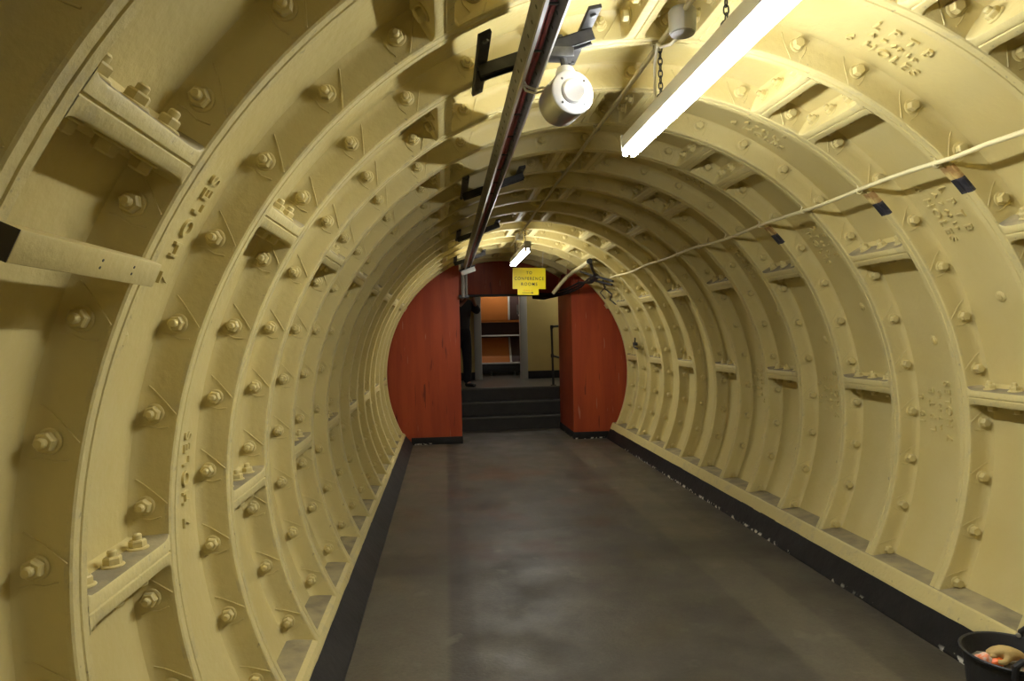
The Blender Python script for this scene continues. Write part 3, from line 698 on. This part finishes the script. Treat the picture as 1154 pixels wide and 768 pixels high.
# debris: dusty fill as one heap, single things on it
mb = MB(); n = 22; vs = [Vector((0, 0, HT - .055))]
for j in range(1, 6):
    for i in range(n):
        r_ = .147 * j / 5; vs.append(Vector((r_ * math.cos(2 * PI * i / n), r_ * math.sin(2 * PI * i / n), HT - .06 - .012 * (j / 5) ** 2 + random.uniform(-.006, .006))))
fs = [(0, 1 + i, 1 + (i + 1) % n) for i in range(n)]
for j in range(4):
    for i in range(n): fs.append((1 + j * n + i, 1 + (j + 1) * n + i, 1 + (j + 1) * n + (i + 1) % n, 1 + j * n + (i + 1) % n))
mb.add(vs, fs); o = mb.build('rubble', mat('grey dusty rubble', (.34, .30, .21), .9, var=(.20, .18, .13), vscale=30, bump=.6, bscale=60)); o.location = tc_
tag(o, 'grey dusty rubble filling the black rubber tub', 'rubble', kind='stuff')
M_glove = mat('tan leather', (.52, .37, .14), .7, var=(.42, .29, .10), vscale=14, bump=.3, bscale=45)
M_org = mat('orange plastic', (.85, .17, .03), .45); M_orgw = mat('orange and white print', (.85, .2, .05), .5, var=(.8, .72, .6), vscale=45, detail=2)
def skinned(name, verts, edges, radii, m, parent=None, sub=2, root=0):
    me = bpy.data.meshes.new(name); me.from_pydata(verts, edges, []); me.materials.append(m)
    o = bpy.data.objects.new(name, me); col.objects.link(o)
    if parent: o.parent = parent
    md = o.modifiers.new('skin', 'SKIN'); md.use_smooth_shade = True
    if not me.skin_vertices: me.attributes  # layer is made by the modifier
    for i, r_ in enumerate(radii):
        sv = me.skin_vertices[0].data[i]; sv.radius = r_ if isinstance(r_, tuple) else (r_, r_); sv.use_root = (i == root)
    s = o.modifiers.new('sub', 'SUBSURF'); s.levels = sub; s.render_levels = sub
    dg = bpy.context.evaluated_depsgraph_get(); me2 = bpy.data.meshes.new_from_object(o.evaluated_get(dg))
    o.modifiers.clear(); o.data = me2; bpy.data.meshes.remove(me)
    me2.polygons.foreach_set('use_smooth', [True] * len(me2.polygons))
    if not me2.materials: me2.materials.append(m)
    return o
gl = skinned('work_glove', [(0, 0, 0), (-.030, .004, .006), (-.058, .010, -.002), (-.078, .022, -.018), (-.082, -.002, -.022), (-.076, -.022, -.024), (.036, 0, -.004), (.062, .002, -.012), (-.02, -.036, -.012), (-.045, -.05, -.028), (-.066, -.038, -.030)],
             [(0, 1), (1, 2), (2, 3), (2, 4), (2, 5), (0, 6), (6, 7), (0, 8), (8, 9), (9, 10)], [(.034, .026), (.036, .026), (.028, .018), .011, .012, .011, (.032, .022), (.036, .02), .015, .013, .010], M_glove)
gl.location = tc_ + Vector((-.005, .015, HT - .012)); gl.rotation_euler = (0, rad(4), rad(-12)); gl.scale = (.82, .82, .82); tag(gl, 'tan work glove lying on top of the debris in the tub', 'glove')
def lump(name, c, s, m, label, cat, seed):
    random.seed(seed); bm = bmesh.new(); bmesh.ops.create_icosphere(bm, subdivisions=3, radius=1)
    from mathutils import noise as nz
    for v in bm.verts:
        k = 1 + .35 * nz.noise(v.co * 1.6 + Vector((seed, 0, 0))); v.co = Vector((v.co.x * s[0] * k, v.co.y * s[1] * k, v.co.z * s[2] * k))
    mb = MB(); mb.bm(bm); o = mb.build(name, m, None, 60); o.location = tc_ + Vector(c); return tag(o, label, cat)
lump('crumpled_packet', (-.088, .030, HT - .038), (.030, .024, .020), M_orgw, 'crumpled orange and white packet left of the glove in the tub', 'packet', 3)
lump('orange_rag', (-.055, .010, HT - .040), (.022, .018, .016), M_org, 'small orange scrap between the packet and the glove', 'scrap', 5)
lump('orange_rag', (.030, -.062, HT - .040), (.034, .024, .016), M_org, 'larger orange scrap in front of the tan glove', 'scrap', 8)
lump('pink_scrap', (.085, .02, HT - .022), (.016, .014, .024), mat('pinkish plastic', (.62, .22, .14), .5), 'pinkish scrap right of the tan glove', 'scrap', 11)
for i, (x, y) in enumerate(((.06, -.075), (.10, -.05), (-.03, -.07), (.03, -.10))):
    lump('stone_chip', (x, y, HT - .048), (.018, .014, .010), mat('stone', (.35, .30, .18), .8), ['flat brown stone chip', 'brown stone chip nearest the front handle', 'pale stone chip at the left front', 'stone chip at the very front'][i] + ' in the rubber tub', 'stone', 20 + i)

# ------------------------------------------------------------------ person on the landing
pr = thing('person', 'person in black jacket and black trousers standing behind the left red wall', 'person', (-.60, 11.35, ZL))
def P(side, fwd, z):   # body faces the viewer, turned towards the right
    a = rad(35); return (side * math.cos(a) * -1 + fwd * math.sin(a), -fwd * math.cos(a) - side * math.sin(a), z)
# side: + is the person's right; mirrored below so that + x is the picture's right
def Q(side, fwd, z): a = rad(30); return (side * math.cos(a) + fwd * math.sin(a), -fwd * math.cos(a) + side * math.sin(a), z)
V = []; E_ = []; RD = []
def node(p, r_, par=None):
    V.append(p); RD.append(r_)
    if par is not None: E_.append((par, len(V) - 1))
    return len(V) - 1
pel = node(Q(0, 0, .95), (.15, .11)); wa = node(Q(0, .01, 1.10), (.135, .10), pel); ch = node(Q(0, .01, 1.30), (.155, .11), wa); nk0 = node(Q(0, .0, 1.44), (.07, .065), ch)
nk = node(Q(0, .015, 1.51), .052, nk0); hd0 = node(Q(0, .035, 1.57), (.062, .072), nk); hd1 = node(Q(0, .03, 1.65), (.074, .092), hd0); hd2 = node(Q(0, .022, 1.715), (.060, .075), hd1)
ns = node(Q(0, .125, 1.615), .010, hd1)
for s in (-1, 1):
    node(Q(s * .082, .015, 1.625), .012, hd1)
    sh = node(Q(s * .185, 0, 1.41), .062, ch); el = node(Q(s * .30, .09, 1.20 if s < 0 else 1.27), .043, sh); wr = node(Q(s * .12, .27, 1.40), .028, el); pm = node(Q(s * .07, .30, 1.46), (.036, .018), wr)
    for i, (dx, dz, ln) in enumerate(((.028, .0, .036), (.012, .010, .042), (-.006, .010, .040), (-.022, .004, .032))):
        f1 = node(Q(s * (.07 + dx * .9), .315, 1.505 + dz), .0095, pm); node(Q(s * (.06 + dx * .9), .335 + .01, 1.505 + dz + ln * .6), .0085, f1)
    th1 = node(Q(s * .035, .29, 1.465), .011, pm); node(Q(s * .012, .305, 1.49), .0095, th1)
    hp = node(Q(s * .095, 0, .86), .095, pel); kn = node(Q(s * .11, .02, .48), .062, hp); an = node(Q(s * .115, -.01, .09), .042, kn); node(Q(s * .13, .06, .045), (.045, .035), an); 
body = skinned('body', V, E_, RD, M_skin, pr, 2, 0)
def cloth(name, nodes, m, root=0):
    v = [n_[0] for n_ in nodes]; e = [(n_[2], i) for i, n_ in enumerate(nodes) if n_[2] is not None]; r_ = [n_[1] for n_ in nodes]
    return skinned(name, v, e, r_, m, pr, 2, root)
jk = [(Q(0, 0, .84), (.20, .15), None), (Q(0, .01, 1.10), (.165, .125), 0), (Q(0, .01, 1.30), (.180, .135), 1), (Q(0, .0, 1.43), (.10, .095), 2), (Q(0, .012, 1.49), (.072, .072), 3)]
for s in (-1, 1):
    k = len(jk); jk += [(Q(s * .19, 0, 1.405), .083, 2), (Q(s * .30, .09, 1.20 if s < 0 else 1.27), .066, k), (Q(s * .14, .245, 1.375), .046, k + 1)]
cloth('jacket', jk, M_jacket)
tr = [(Q(0, 0, 1.06), (.152, .112), None), (Q(0, 0, .95), (.165, .12), 0)]
for s in (-1, 1):
    k = len(tr); tr += [(Q(s * .095, 0, .86), .110, 1), (Q(s * .11, .02, .48), .082, k), (Q(s * .115, -.005, .045), .074, k + 1)]
cloth('trousers', tr, M_trouser)
for s in (-1, 1):
    skinned('shoe', [Q(s * .115, -.05, .045), Q(s * .125, .04, .04), Q(s * .14, .14, .034), Q(s * .145, .19, .032)], [(0, 1), (1, 2), (2, 3)], [(.045, .045), (.048, .040), (.050, .033), (.036, .026)], M_blackc, pr)
    mb = MB(); mb.lathe([(.001, -.008), (.008, -.004), (.0095, 0), (.006, .006), (.001, .008)], 12, axes(Q(s * .032, .112, 1.648), Q(0, 1, 0))); mb.build('eye', M_white, pr)
mb = MB(); mb.rbox(-.024, .024, -.006, .006, -.006, .006, .003, 0, axes(Q(0, .116, 1.575), (0, 0, 1), Q(1, 0, 0))); mb.build('mouth', mat('lips', (.35, .12, .10), .5), pr)
bm = bmesh.new(); bmesh.ops.create_icosphere(bm, subdivisions=3, radius=1)
bmesh.ops.delete(bm, geom=[v for v in bm.verts if v.co.z < -.15 and v.co.y < .2], context='VERTS')
Mh = Matrix.Translation(Q(0, .012, 1.675)) @ Matrix.Rotation(rad(30), 4, 'Z') @ Matrix.Diagonal((.090, .105, .098, 1)); mb = MB(); mb.bm(bm, 0, Mh); mb.build('hair', M_hair, pr, 60)

# ------------------------------------------------------------------ camera, world, view
cam = bpy.data.cameras.new('camera'); co = bpy.data.objects.new('camera', cam); col.objects.link(co)
rt = Vector((0.99486125, -0.09889428, -0.021703)); upv = Vector((0.02249355, 0.00688578, 0.99972327)); fw = Vector((0.09871747, 0.99507412, -0.00907488))
Mc = Matrix((rt, upv, -fw)).transposed().to_4x4(); Mc.translation = Vector((-.8607, 0, .5339)); co.matrix_world = Mc
cam.sensor_width = 36; cam.lens = 758.137 / 1154 * 36; cam.clip_start = .02; cam.clip_end = 100
sc.camera = co
w = bpy.data.worlds.new('world'); sc.world = w; w.use_nodes = True
w.node_tree.nodes['Background'].inputs['Color'].default_value = (.9, .95, 1, 1); w.node_tree.nodes['Background'].inputs['Strength'].default_value = .02
sc.view_settings.view_transform = 'Standard'; sc.view_settings.look = 'None'; sc.view_settings.gamma = 1; sc.view_settings.use_curve_mapping = False
sc.view_settings.exposure = 0.64
try:
    sc.cycles.use_denoising = True; sc.cycles.max_bounces = 10; sc.cycles.diffuse_bounces = 6
except Exception: pass
